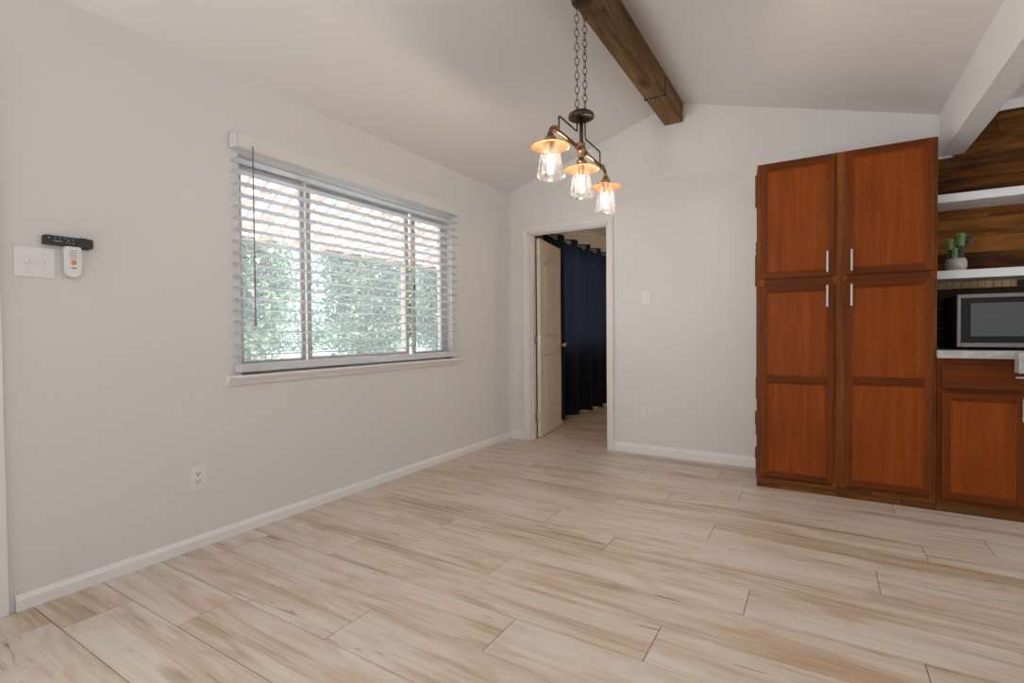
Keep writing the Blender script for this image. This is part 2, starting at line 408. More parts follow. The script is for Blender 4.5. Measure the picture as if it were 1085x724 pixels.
for z in (0.20, 0.98, 1.78):
    h = MB(); h.tube([(0, 0, z-0.045), (0, 0, z+0.045)], 0.0065, 10)
    h.box(0.0045, 0.0058, -0.034, 0.0, z-0.045, z+0.045); h.box(-0.008, 0.0, -0.0012, 0.0, z-0.045, z+0.045)
    hh = h.build('hinge', METAL); hh.parent = dr
dr.location = (0.246, 0.128, 0.010); dr.rotation_euler = (0, 0, math.radians(99.5))
hl = MB()
for z in (0.20, 0.98, 1.78): hl.box(0.238, 0.2395, 0.078, 0.122, z-0.035, z+0.055)
struct(hl, 'trim_hinge_plates', METAL)

# ------------------------------------------------------------------ bedroom curtain
def curtain_mat():
    t = NT('navy_curtain'); v = t.coord((160, 160, 160)); n_ = t.noise(v, 1, 2)
    c = t.mix(n_, (0.016, 0.017, 0.022), (0.034, 0.036, 0.046))
    d = t.n('ShaderNodeBsdfDiffuse'); t.l(c, d.inputs[0]); tl = t.n('ShaderNodeBsdfTranslucent'); tl.inputs[0].default_value = (0.052, 0.068, 0.115, 1)
    mx = t.n('ShaderNodeMixShader'); mx.inputs[0].default_value = 0.25
    t.l(d.outputs[0], mx.inputs[1]); t.l(tl.outputs[0], mx.inputs[2]); t.l(mx.outputs[0], t.out.inputs[0]); return t.m
CUR_Y = [0.45, 0.83, 1.21, 1.62, 1.97, 2.32, 2.70]
def cur_x(y, z):
    # one fold for each grommet, deeper towards the hem
    for a, b in zip(CUR_Y, CUR_Y[1:]):
        if a <= y <= b:
            ph = 2*PI*(y-a)/(b-a); break
    else: ph = 0
    amp = 0.068+0.016*(2.1-z)/2.1
    return 0.110+amp*(math.sin(ph+0.15*math.sin(3*z+y*4))+0.28*math.sin(2*ph+0.6))
cu = thing('curtain', 'dark navy grommet curtain hanging in the room beyond the open white door', 'curtain', (0.085, 1.6, 0.06))
m = MB(); rows = []
NY, NZ = 220, 40
for j in range(NZ+1):
    z = 0.065+(2.165-0.065)*j/NZ
    rows.append([m.bm.verts.new((cur_x(0.46+2.23*i/NY, z), 0.46+2.23*i/NY, z+(0.006*math.sin(i*0.4) if j == 0 else 0))) for i in range(NY+1)])
for j in range(NZ):
    for i in range(NY):
        f = m.bm.faces.new((rows[j][i], rows[j][i+1], rows[j+1][i+1], rows[j+1][i])); f.smooth = True
cl = m.build('cloth', curtain_mat(), cu)
for y in CUR_Y[1:-1]:
    m = MB(); yy = y-0.005; x = cur_x(yy, 2.127)
    nrm = Vector((1, -(cur_x(yy+.01, 2.127)-cur_x(yy-.01, 2.127))/0.02, 0)).normalized()
    prof = []
    pts = []
    tv = Vector((0, 0, 1)); sv = nrm.cross(tv)
    for k in range(20): pts.append(Vector((x, yy, 2.127))+nrm*0.004+0.021*(math.cos(2*PI*k/20)*sv+math.sin(2*PI*k/20)*tv))
    m.tube(pts, 0.0055, 8, True)
    m.lathe([(0.0, 0)], (0, 0, 0), 3) if False else None
    m.build('grommet', METAL, cu)
m = MB(); m.tube([(0.110, 0.40, 2.127), (0.110, 2.78, 2.127)], 0.008, 12)
m.lathe([(0, -0.03), (0.016, -0.015), (0.016, 0.0), (0.008, 0.01)], (0.110, 0.40, 2.127), 12, 'y')
for y in (0.43, 2.74): m.box(0.0, 0.108, y-0.004, y+0.004, 2.112, 2.122)
tag(m.build('curtain_rod', METAL), 'metal curtain rod carrying the dark navy grommet curtain beyond the door', 'curtain rod')

# ------------------------------------------------------------------ window in the left wall
FRM = plain('window_vinyl', (0.55, 0.52, 0.48), 0.45)  # tan frame colour, darkened a little for shadow
m = MB()
fx0, fx1 = -0.125, -0.055
for (y0, y1, z0, z1) in ((WY0, WY0+0.03, WZ0, WZ1), (WY1-0.045, WY1, WZ0, WZ1), (WY0, WY1, WZ1-0.04, WZ1), (WY0, WY1, WZ0, WZ0+0.04)):
    m.box(fx0, fx1, y0, y1, z0, z1, 0.003)
wf = struct(m, 'window_1', FRM)
M1, M2 = -2.262, -1.33
def sash(y0, y1, x, w=0.034):
    m = MB()
    for (a, b, c, d) in ((y0, y0+w, WZ0+0.04, WZ1-0.04), (y1-w, y1, WZ0+0.04, WZ1-0.04), (y0+w, y1-w, WZ0+0.04, WZ0+0.04+w), (y0+w, y1-w, WZ1-0.04-w, WZ1-0.04)):
        m.box(x, x+0.026, a, b, c, d, 0.003)
    s_ = m.build('sash', FRM); s_.parent = wf
    g = MB(); g.box(x+0.011, x+0.014, y0+w*0.5, y1-w*0.5, WZ0+0.05, WZ1-0.05)
    p = g.build('pane', PANE); p.parent = s_
sash(WY0+0.02, M1-0.030, -0.086, 0.030); sash(M1+0.002, M2-0.014, -0.114, 0.034); sash(M2+0.004, WY1-0.040, -0.086, 0.030)
m = MB(); m.box(-0.058, -0.050, M2+0.006, M2+0.022, 1.40, 1.46, 0.003); h = m.build('latch', SLOT); h.parent = wf
m = MB(); m.prism([(0, 0.848), (0.052, 0.848), (0.054, 0.838), (0.044, 0.826), (0.028, 0.812), (0.019, 0.797), (0, 0.797)], 'y', -2.826, -0.825)
m.box(-0.055, 0.001, WY0, WY1, 0.842, 0.848)
struct(m, 'window_1_sill', TRIM)

# ------------------------------------------------------------------ horizontal blind
BY0, BY1 = -2.785, -0.885
bl = thing('window_blind', 'white horizontal slat blind lowered and open over the three-panel window', 'blind', (0.035, -1.83, 0.873))
m = MB(); m.box(0.002, 0.064, BY0, BY1, 2.042, 2.122, 0.002); m.build('headrail', plain('headrail_paint', (0.72, 0.72, 0.72), 0.3), bl)
m = MB(); m.box(0.0641, 0.0665, BY0+0.012, BY1-0.012, 2.046, 2.120, 0.001); m.build('valance', WALL, bl)
m = MB()
NS = 18; ZT, ZB = 1.985, 0.955
for i in range(NS):
    z = ZT-(ZT-ZB)*i/(NS-1)
    # shallow crowned slat
    pr = []
    for k in range(7):
        s_ = -1+2*k/6; pr.append((0.036+0.030*s_, z+0.0025*(1-s_*s_)+0.003*s_))
    pr2 = [(a, b-0.0028) for a, b in pr[::-1]]
    m.prism(pr+pr2, 'y', BY0+0.004, BY1-0.004)
m.build('slats', BLIND, bl)
m = MB(); m.box(0.006, 0.064, BY0+0.006, BY1-0.02, 0.866, 0.906, 0.004, 2); m.build('bottom_rail', BLIND, bl)
CORD = plain('cord', (0.75, 0.73, 0.72), 0.8)
for y in (-2.60, -1.84, -1.08):
    for x, yy in ((0.005, y), (0.0675, y), (0.036, y+0.012)):
        m = MB(); m.tube([(x, yy, 2.045), (x, yy, 0.905)], 0.0009, 5); m.build('ladder_cord', CORD, bl)
m = MB(); m.tube([(0.080, -2.702, 2.06), (0.080, -2.703, 1.17)], 0.0035, 8)
m.lathe([(0.0035, 0), (0.006, -0.03), (0.0075, -0.05), (0.006, -0.062), (0, -0.066)], (0.080, -2.703, 1.172), 10)
m.build('tilt_wand', plain('wand', (0.26, 0.24, 0.25), 0.4), bl)

# ------------------------------------------------------------------ ceiling beam
def beam_mat():
    t = NT('beam_timber'); t.bsdf(Roughness=0.75); t.b.inputs['Specular IOR Level'].default_value = 0.15
    v = t.coord((16, 1.0, 16)); a = t.noise(v, 1.0, 5, 0.6, 0.8); b = t.noise(t.coord((90, 5, 90)), 1.0, 4, 0.6); g = t.noise(t.coord((5, 2.2, 5)), 1.0, 3, 0.55, 0.5)
    f = t.math('ADD', t.math('MULTIPLY', a, 0.5), t.math('ADD', t.math('MULTIPLY', b, 0.25), t.math('MULTIPLY', g, 0.25)))
    c = t.ramp(f, [(0.36, (0.065, 0.038, 0.020)), (0.48, (0.20, 0.112, 0.050)), (0.58, (0.29, 0.165, 0.075)), (0.68, (0.34, 0.215, 0.115))])
    w_ = t.n('ShaderNodeTexVoronoi'); w_.inputs['Scale'].default_value = 1.0; t.l(t.coord((7, 2.4, 7)), w_.inputs['Vector'])
    k = t.ramp(w_.outputs['Distance'], [(0.10, (1,1,1)), (0.30, (0,0,0))])
    c = t.mix(t.math('MULTIPLY', k, 0.8), c, (0.045, 0.026, 0.015)); t.l(c, t.b.inputs['Base Color']); t.bump(a, 0.25, 0.004); return t.m
BEAMW = beam_mat()
bmx = thing('ceiling_beam', 'rough dark brown wooden beam running under the ridge of the ceiling', 'beam', (1.62, -3.6, 2.78))
m = MB(); m.box(1.545, 1.692, -7.2, 0.0, 2.777, 2.797, 0.003); m.build('bottom_board', BEAMW, bmx)
m = MB(); m.box(1.668, 1.6915, -7.2, 0.0, 2.7995, 2.985, 0.003); m.build('side_board', BEAMW, bmx)
m = MB(); m.box(1.5455, 1.569, -7.2, 0.0, 2.7995, 2.985, 0.003); m.build('side_board', BEAMW, bmx)
def strap(y):
    m = MB(); m.prism([(1.5395, 2.7725), (1.6970, 2.7725), (1.6970, 2.915), (1.6925, 2.915), (1.6925, 2.7765), (1.5440, 2.7765), (1.5440, 2.90), (1.5395, 2.90)], 'y', y-0.010, y+0.010)
    s_ = m.build('strap', plain('strap_iron', (0.03, 0.026, 0.024), 0.5, 0.6)); s_.parent = bmx; s_.matrix_parent_inverse = Matrix.Translation(bmx.location).inverted(); s_['label'] = 'black metal strap'
    n_ = MB()
    for x in (1.575, 1.60, 1.645, 1.67): n_.lathe([(0.0, -0.0022), (0.003, -0.0015), (0.0042, 0.0)], (x, y, 2.7725), 10)
    for z in (2.80, 2.83, 2.87): n_.lathe([(0.0042, 0.0), (0.003, 0.0015), (0.0, 0.0022)], (1.6975, y, z), 10, 'x')
    q = n_.build('nail_heads', METAL); q.parent = s_
strap(-0.555)

# ------------------------------------------------------------------ chandelier
CX, CY = 1.5775, -1.813
ch = thing('chandelier', 'bronze three-lamp bar chandelier with copper hats and glass jars on two chains', 'chandelier', (CX, CY, 1.77))
def bp(s_, z, dx=0.0):         # a point on the line of the bar, s_ metres along it
    return Vector((CX-0.026*s_+dx, CY+s_, z))
m = MB(); m.lathe([(0.0, 2.777), (0.052, 2.777), (0.052, 2.773), (0.047, 2.766), (0.030, 2.761), (0, 2.760)], (CX+0.014, CY-0.02, 0), 32); m.build('canopy', DARKM, ch)
def chain(s0, ph):
    m = MB(); n_ = 15; zt, zb = 2.766, 2.222
    for i in range(n_):
        zc = zt-(zt-zb)*(i+0.5)/n_; a = ph+(PI/2 if i % 2 else 0)
        d = Vector((math.cos(a), math.sin(a), 0)); pts = []
        hl_, hw = 0.0230, 0.0112
        for k in range(20):
            t = 2*PI*k/20; ca, sa = math.cos(t), math.sin(t)
            pts.append(bp(s0, zc)+d*(hw*ca)+Vector((0, 0, hl_*(0.75*sa+0.25*sa**3) if abs(sa) < 1 else hl_*sa)))
        m.tube(pts, 0.0020, 6, True)
    m.tube([bp(s0, 2.226), bp(s0, 2.205)], 0.004, 8)
    m.build('chain', DARKM, ch)
chain(-0.055, 0.45); chain(0.055, 0.75)
m = MB(); m.lathe([(0.0, 2.222), (0.030, 2.221), (0.052, 2.216), (0.064, 2.208), (0.068, 2.198), (0.068, 2.188), (0.061, 2.183), (0.040, 2.185), (0.0, 2.186)], (CX, CY, 0), 36); m.build('disc', DARKM, ch)
m = MB(); m.tube([(CX, CY, 2.19), (CX, CY, 2.03)], 0.0105, 14); m.build('stem', DARKM, ch)
m = MB(); m.lathe([(0.010, 2.062), (0.021, 2.056), (0.021, 2.046), (0.015, 2.042), (0.022, 2.034), (0.024, 2.021), (0.022, 2.008), (0.014, 2.000), (0.017, 1.992), (0.017, 1.984), (0.008, 1.980)], (CX, CY, 0), 24); m.build('hub', BRASS, ch)
# bar with elbows turned down at both ends
HB = 0.378
pts = []
def elbow(sg):
    out = []
    for k in range(9):
        a = PI/2*k/8
        out.append(bp(sg*(HB-0.045+0.045*math.sin(a)), 2.021-0.045*(1-math.cos(a))))
    out.append(bp(sg*HB, 1.965)); return out
pts = elbow(-1)[::-1]+elbow(1)
m = MB(); m.tube(pts, 0.0095, 14)
m.build('crossbar', BRASS, ch)
for s_ in (-0.315, -0.06, 0.06, 0.315):
    m = MB(); pts = [bp(s_-0.014, 2.021), bp(s_-0.013, 2.021), bp(s_+0.013, 2.021), bp(s_+0.014, 2.021)]
    m.tube(pts, [0.0095, 0.0145, 0.0145, 0.0095], 14); m.build('collar', BRASS, ch)
for sg in (-1, 1):
    m = MB()
    path = [(0.055, 2.19), (0.055, 2.112), (0.058, 2.103), (0.066, 2.098), (0.27, 2.098), (0.279, 2.094), (0.283, 2.085), (0.283, 2.02)]
    m.tube([bp(sg*a, z) for a, z in path], 0.0042, 8)
    m.build('scroll_rod', DARKM, ch)
def lamp(s_, mid):
    p = bp(s_, 0)
    m = MB()
    m.lathe([(0.009, 1.985), (0.015, 1.982), (0.015, 1.970), (0.021, 1.967), (0.027, 1.960), (0.027, 1.950), (0.020, 1.946), (0.020, 1.930), (0.014, 1.915), (0.014, 1.885), (0.0, 1.884)], p, 24)
    so = m.build('socket', BRASS, ch)
    m = MB(); m.lathe([(0.016, 1.944), (0.034, 1.942), (0.060, 1.934), (0.091, 1.921), (0.0925, 1.919), (0.090, 1.9185), (0.060, 1.931), (0.034, 1.938), (0.016, 1.939)], p, 48)
    h_ = m.build('hat', COPPER, ch); h_['label'] = 'shallow copper hat'
    m = MB(); m.lathe([(0.036, 1.937), (0.040, 1.920), (0.046, 1.890), (0.053, 1.850), (0.0595, 1.812), (0.0625, 1.795), (0.0640, 1.788), (0.0620, 1.780), (0.054, 1.773), (0.040, 1.770), (0.0, 1.769)], p, 40)
    m.build('glass_jar', JAR, ch)
    m = MB()   # heavier rolled rim of the jar
    m.tube([p+Vector((0.0628*math.cos(2*PI*k/40), 0.0628*math.sin(2*PI*k/40), 1.788)) for k in range(40)], 0.0022, 8, True)
    m.build('jar_rim', JAR, ch)
    m = MB(); m.lathe([(0.0, 1.793), (0.008, 1.796), (0.0145, 1.810), (0.0180, 1.835), (0.0165, 1.858), (0.0110, 1.880), (0.0100, 1.886)], p, 20)
    b_ = m.build('bulb', BULBG, ch)
    m = MB()
    for k in range(6):
        a = 2*PI*k/6; a2 = 2*PI*(k+0.5)/6
        m.tube([p+Vector((0.0055*math.cos(a), 0.0055*math.sin(a), 1.878)), p+Vector((0.0095*math.cos(a2), 0.0095*math.sin(a2), 1.842)), p+Vector((0.0055*math.cos(a), 0.0055*math.sin(a), 1.806))], 0.0016, 6)
    f_ = m.build('filament', FILA, ch)
    l_ = light('lamp_light', 'POINT', p+Vector((0, 0, 1.842)), 10.5, (1.0, 0.84, 0.68), radius=0.012)
    l_.parent = ch; l_.matrix_parent_inverse = Matrix.Translation(ch.location).inverted()
for s_ in (-HB, 0.0, HB): lamp(s_, s_ == 0)

# ------------------------------------------------------------------ plates and remotes on the walls
def plate_far(name, x0, x1, z0, z1, label, cat, kind):
    t = thing(name, label, cat, ((x0+x1)/2, 0, (z0+z1)/2))
    m = MB(); m.box(x0, x1, -0.006, 0, z0, z1, 0.002, 2); m.build('plate', PLAST, t)
    cx, cz = (x0+x1)/2, (z0+z1)/2
    if kind == 'switch':
        m = MB(); m.box(cx-0.005, cx+0.005, -0.017, -0.006, cz-0.003, cz+0.016, 0.002); m.build('toggle', PLAST, t)
        for dz in (-0.03, 0.03):
            m = MB(); m.lathe([(0.0, -0.0072), (0.003, -0.0068), (0.003, -0.006)], (cx, 0, cz+dz), 10, 'y'); m.build('screw', METAL, t)
    if kind == 'outlet':
        for dz in (0.0195, -0.0195):
            m = MB(); m.lathe([(0.0, -0.0078), (0.0145, -0.0078), (0.016, -0.0066), (0.016, -0.006)], (cx, 0, cz+dz), 20, 'y'); r_ = m.build('receptacle', PLAST, t)
            m = MB(); m.box(cx-0.0075, cx-0.0045, -0.0082, -0.0077, cz+dz-0.001, cz+dz+0.008); m.box(cx+0.0045, cx+0.0075, -0.0082, -0.0077, cz+dz-0.001, cz+dz+0.008)
            m.lathe([(0.0, -0.0082), (0.0028, -0.0082), (0.0028, -0.0077)], (cx, 0, cz+dz-0.008), 8, 'y'); m.build('slots', SLOT, t)
    return t
plate_far('light_switch', 1.354, 1.427, 1.297, 1.414, 'white single toggle switch on the far wall right of the doorway', 'light switch', 'switch')
plate_far('wall_outlet', 1.351, 1.424, 0.311, 0.415, 'white outlet low on the far wall between doorway and tall cabinet', 'outlet', 'outlet')
m = MB(); m.box(1.541, 1.657, -0.006, 0, 2.333, 2.420, 0.002, 2)
tag(m.build('blank_cover_plate', paint('painted_plate', (0.83, 0.81, 0.79))), 'blank painted cover plate on the far wall below the beam end', 'cover plate')

ty = thing('wall_outlet', 'white duplex outlet low on the left wall under the window', 'outlet', (0, -2.9725, 0.3515))
m = MB(); m.box(0, 0.006, -3.013, -2.932, 0.294, 0.409, 0.002, 2); m.build('plate', PLAST, ty)
for dz in (0.0195, -0.0195):
    m = MB(); m.lathe([(0.016, 0.006), (0.016, 0.0066), (0.0145, 0.0078), (0.0, 0.0078)], (0, -2.9725, 0.3515+dz), 20, 'x'); m.build('receptacle', PLAST, ty)
    m = MB(); c = -2.9725; z = 0.3515+dz
    m.box(0.0077, 0.0083, c-0.0085, c-0.0048, z-0.001, z+0.009); m.box(0.0077, 0.0083, c+0.0048, c+0.0085, z-0.001, z+0.009)
    m.lathe([(0.0034, 0.0077), (0.0034, 0.0083), (0.0, 0.0083)], (0, c, z-0.008), 8, 'x'); m.build('slots', SLOT, ty)
t2 = thing('light_switch', 'wide two-gang white toggle switch plate on the left wall below the black remote', 'light switch', (0, -3.5635, 1.3565))
m = MB(); m.box(0, 0.006, -3.625, -3.502, 1.297, 1.416, 0.002, 2); m.build('plate', PLAST, t2)
for dy in (-0.023, 0.023):
    m = MB(); m.box(0.006, 0.017, -3.5635+dy-0.005, -3.5635+dy+0.005, 1.3505, 1.3695, 0.002); m.build('toggle', PLAST, t2)
    for dz in (-0.03, 0.03):
        m = MB(); m.lathe([(0.003, 0.006), (0.003, 0.0068), (0.0, 0.0072)], (0, -3.5635+dy, 1.3565+dz), 10, 'x'); m.build('screw', PLAST, t2)

# white fan remote in a wall cradle, black remote resting across its top
fr = thing('fan_remote', 'white rounded fan remote with an orange button fixed to the left wall', 'remote control', (0.0, -3.449, 1.37))
def rounded(y0, y1, z0, z1, rb_, rt_, n_=10):
    pts = []
    for (cy, cz, r, a0) in ((y1-rt_, z1-rt_, rt_, 0), (y0+rt_, z1-rt_, rt_, PI/2), (y0+rb_, z0+rb_, rb_, PI), (y1-rb_, z0+rb_, rb_, 1.5*PI)):
        for k in range(n_+1): a = a0+PI/2*k/n_; pts.append((cy+r*math.cos(a), cz+r*math.sin(a)))
    return pts
m = MB(); m.prism(rounded(-3.480, -3.419, 1.301, 1.432, 0.030, 0.008), 'x', 0.0, 0.014); m.build('cradle', plain('cradle_grey', (0.55, 0.56, 0.58), 0.4), fr)
m = MB(); m.prism(rounded(-3.475, -3.4215, 1.306, 1.432, 0.0265, 0.008), 'x', 0.014, 0.026); m.build('body', PLAST, fr)
m = MB()
for i, z in enumerate((1.414, 1.404, 1.394, 1.384)): m.box(0.026, 0.0272, -3.460, -3.438, z-0.0016, z+0.0016)
m.build('button_strip', GREYB, fr)
m = MB(); m.lathe([(0.0095, 0.026), (0.0095, 0.028), (0.006, 0.0292), (0, 0.0295)], (0, -3.448, 1.366), 20, 'x'); ob = m.build('button', ORANGE, fr); ob['label'] = 'orange round button'
m = MB(); m.box(0.026, 0.0266, -3.457, -3.439, 1.342, 1.346); m.build('printed_mark', SLOT, fr)
br = thing('remote_control', 'black remote lying level on the left wall above the white fan remote', 'remote control', (0.0, -3.46, 1.449))
rotm = Matrix.Rotation(math.radians(-1.0), 4, 'X')
m = MB(); m.prism(rounded(-3.540, -3.381, 1.4310, 1.4690, 0.005, 0.005, 5), 'x', 0.004, 0.026); m.build('body', BLACK, br)
m = MB()
for (y, z, w) in ((-3.525, 1.458, .003), (-3.505, 1.461, .0022), (-3.490, 1.461, .0022), (-3.475, 1.461, .0022), (-3.463, 1.455, .003), (-3.449, 1.461, .0022), (-3.449, 1.454, .002), (-3.468, 1.446, .0024), (-3.447, 1.444, .0028), (-3.458, 1.443, .0018)):
    m.lathe([(w, 0.026), (w, 0.0268), (0, 0.0272)], (0, y, z), 8, 'x')
m.box(0.026, 0.0268, -3.510, -3.483, 1.446, 1.449)
m.build('buttons', GREYB, br)
m = MB(); m.box(0.0, 0.016, -3.415, -3.393, 1.426, 1.434, 0.001); m.box(0, 0.004, -3.50, -3.39, 1.437, 1.464); m.box(0.006, 0.024, -3.425, -3.400, 1.4675, 1.472, 0.001); m.build('holder', BLACK, br)

# ------------------------------------------------------------------ cabinets
YF = -0.495            # cabinet faces
def handle_v(x, z0, z1, parent):
    m = MB(); m.box(x-0.0055, x+0.0055, YF-0.050, YF-0.041, z0, z1, 0.0015)
    for z in (z0+0.015, z1-0.015): m.lathe([(0.004, -0.0195), (0.004, 0.022)], (x, YF-0.022, z), 10, 'y')
    m.build('handle', METAL, parent)
def panel_door(x0, x1, z0, z1, parent, mids=(), handle=None, fw_=0.040, th=0.020, mat=CHERRY_V, mh=CHERRY_H, name='door'):
    y1, y0 = YF, YF-th
    fr_ = MB(); fr_.box(x0+0.004, x1-0.004, y1-0.006, y1, z0+0.004, z1-0.004); d = fr_.build(name, mat, parent)
    for (a, b) in ((x0, x0+fw_), (x1-fw_, x1)):
        fr_ = MB(); fr_.box(a, b, y0, y1, z0, z1, 0.005, 2); fr_.build('stile', mat, d)
    for (a, b) in [(z0, z0+fw_), (z1-fw_, z1)]+[(c-0.024, c+0.024) for c in mids]:
        rl = MB(); rl.box(x0+fw_-0.003, x1-fw_+0.003, y0+0.0006, y1, a, b, 0.004, 2); rl.build('rail', mh, d)
    zs = [z0+fw_]+[z for c in mids for z in (c-0.024, c+0.024)]+[z1-fw_]
    for a, b in zip(zs[::2], zs[1::2]):
        pn = MB()
        # inner moulding sloping to the sunk panel
        xa, xb = x0+fw_, x1-fw_; s_ = 0.009; ya, yb = y0+0.004, y0+0.0125
        o_ = [(xa, ya, a), (xb, ya, a), (xb, ya, b), (xa, ya, b)]; i_ = [(xa+s_, yb, a+s_), (xb-s_, yb, a+s_), (xb-s_, yb, b-s_), (xa+s_, yb, b-s_)]
        for k in range(4): pn.quad(o_[k], o_[(k+1) % 4], i_[(k+1) % 4], i_[k])
        pn.quad(*i_)
        bmesh.ops.remove_doubles(pn.bm, verts=pn.bm.verts, dist=1e-5); pn.build('panel', PANELW, d)
    if handle: handle_v(handle[0], handle[1], handle[2], d)
    return d
tc = thing('pantry_cabinet', 'tall dark cherry pantry cabinet with four panelled doors against the far wall', 'cabinet', (2.76, -0.25, 0))
m = MB(); m.box(2.296, 3.232, YF+0.02, -0.016, 0.0, 2.176); m.build('body', CHERRY_V, tc)
for (a, b) in ((2.290, 2.335), (2.722, 2.796), (3.205, 3.234)):
    m = MB(); m.box(a, b, YF, YF+0.02, 0.062, 2.178, 0.001); m.build('face_stile', FRAME_V, tc)
for (z0, z1) in ((2.14, 2.178), (1.350, 1.412), (0.062, 0.10)):
    for (a, b) in ((2.335, 2.722), (2.796, 3.205)):
        m = MB(); m.box(a, b, YF+0.0005, YF+0.02, z0, z1); m.build('face_rail', CHERRY_H, tc)
panel_door(2.308, 2.731, 1.406, 2.160, tc, handle=(2.692, 1.428, 1.561))
panel_door(2.787, 3.219, 1.406, 2.166, tc, handle=(2.819, 1.428, 1.561))
panel_door(2.308, 2.731, 0.080, 1.356, tc, (0.738,), handle=(2.692, 1.211, 1.346))
panel_door(2.787, 3.219, 0.085, 1.366, tc, (0.748,), handle=(2.819, 1.211, 1.346))
# rough stained boards cladding the left side, ends uneven
m = MB(); z = 0.065; rr = random.Random(5)
while z < 2.14:
    h_ = rr.choice((0.07, 0.09, 0.12, 0.15)); z1 = min(z+h_, 2.15)
    m.box(2.290-rr.choice((0.004, 0.006, 0.009, 0.014)), 2.296, YF+0.002+rr.uniform(0, 0.006), -0.015, z, z1-0.001)
    z = z1
m.build('side_boards', ROUGH, tc)
# patched toe boards
for (a, b, z0, z1, d) in ((2.288, 2.43, 0, 0.062, 0.004), (2.432, 2.752, 0, 0.062, 0.002), (2.754, 2.93, 0.036, 0.066, 0.004), (2.754, 3.07, 0.0, 0.034, 0.003), (2.932, 3.155, 0.036, 0.062, 0.001), (3.072, 3.236, 0.0, 0.034, 0.002), (3.157, 3.236, 0.036, 0.06, 0.0)):
    m = MB(); m.box(a, b, YF-d, YF+0.02, z0, z1, 0.001); m.build('toe_board', ROUGH, tc)

bc = thing('base_cabinet', 'low dark cherry base cabinet with drawer under the pale speckled countertop', 'cabinet', (3.65, -0.25, 0))
m = MB(); m.box(3.238, 4.05, YF+0.02, -0.016, 0.0, 0.893); m.build('body', CHERRY_V, bc)
for (a, b) in ((3.236, 3.275), (3.59, 3.65), (3.99, 4.05)):
    m = MB(); m.box(a, b, YF, YF+0.02, 0.06, 0.893, 0.001); m.build('face_stile', CHERRY_V, bc)
for (z0, z1) in ((0.86, 0.893), (0.69, 0.73), (0.06, 0.10)):
    m = MB(); m.box(3.275, 3.99, YF+0.0005, YF+0.02, z0, z1); m.build('face_rail', CHERRY_H, bc)
panel_door(3.257, 3.612, 0.084, 0.697, bc, handle=(3.593, 0.556, 0.684))
panel_door(3.632, 3.985, 0.084, 0.697, bc, handle=(3.653, 0.556, 0.684))
m = MB(); m.box(3.257, 3.985, YF-0.020, YF, 0.722, 0.860, 0.006, 2); dw = m.build('drawer', CHERRY_H, bc)
m = MB(); m.box(3.559, 3.685, YF-0.050, YF-0.041, 0.791, 0.802, 0.0015)
for x in (3.575, 3.669): m.lathe([(0.004, -0.0195), (0.004, 0.022)], (x, YF-0.022, 0.7965), 10, 'y')
m.build('handle', METAL, dw)
m = MB(); m.box(3.238, 4.05, YF-0.003, YF+0.02, 0.0, 0.06, 0.001); m.build('toe_board', ROUGH, bc)
# countertop
def speckle():
    t = NT('speckled_counter'); t.bsdf(Roughness=0.35)
    v = t.coord((1, 1, 1)); a = t.noise(v, 18, 4, 0.6); b = t.noise(v, 150, 2, 0.5)
    c = t.ramp(a, [(0.35, (0.40, 0.385, 0.365)), (0.6, (0.54, 0.52, 0.495))])
    c = t.mix(t.ramp(b, [(0.66, (0,0,0)), (0.72, (1,1,1))]), c, (0.12, 0.11, 0.10)); t.l(c, t.b.inputs['Base Color']); return t.m
SPK = speckle()
m = MB(); m.box(3.232, 4.6, -0.523, -0.018, 0.895, 0.940, 0.003, 2)
tag(m.build('countertop', SPK), 'pale speckled stone countertop on the low base cabinet', 'countertop')
m = MB(); m.box(3.556, 3.78, -0.60, -0.524, 0.822, 0.934, 0.004, 2)
tag(m.build('counter_block', SPK), 'pale block jutting out in front of the countertop edge above the drawer handle', 'counter piece')

# kitchen back wall: dark boards, beadboard strip
def plank_wall_mat():
    t = NT('reclaimed_boards'); t.bsdf(Roughness=0.55); t.b.inputs['Specular IOR Level'].default_value = 0.12
    at = t.n('ShaderNodeAttribute', attribute_name='plank')
    def vec(s_, k):
        v = t.coord(s_); off = t.n('ShaderNodeVectorMath', operation='MULTIPLY_ADD')
        t.l(at.outputs['Color'], off.inputs[0]); off.inputs[1].default_value = (37*k, 0, 29*k); t.l(v, off.inputs[2]); return off.outputs[0]
    a = t.noise(vec((1.5, 1, 15), 1), 1.0, 6, 0.68, 1.0); b = t.noise(vec((1.2, 1, 5), 2), 1.0, 3, 0.5, 0.5)
    f = t.math('ADD', t.math('MULTIPLY', a, 0.55), t.math('MULTIPLY', b, 0.45))
    sep = t.n('ShaderNodeSeparateColor'); t.l(at.outputs['Color'], sep.inputs[0])
    f = t.math('ADD', f, t.math('MULTIPLY', t.math('SUBTRACT', sep.outputs['Green'], 0.5), 0.16))
    c = t.ramp(f, [(0.36, (0.028, 0.011, 0.004)), (0.47, (0.12, 0.043, 0.008)), (0.57, (0.22, 0.085, 0.016)), (0.70, (0.33, 0.145, 0.036))])
    t.l(c, t.b.inputs['Base Color']); t.bump(a, 0.25, 0.004); return t.m
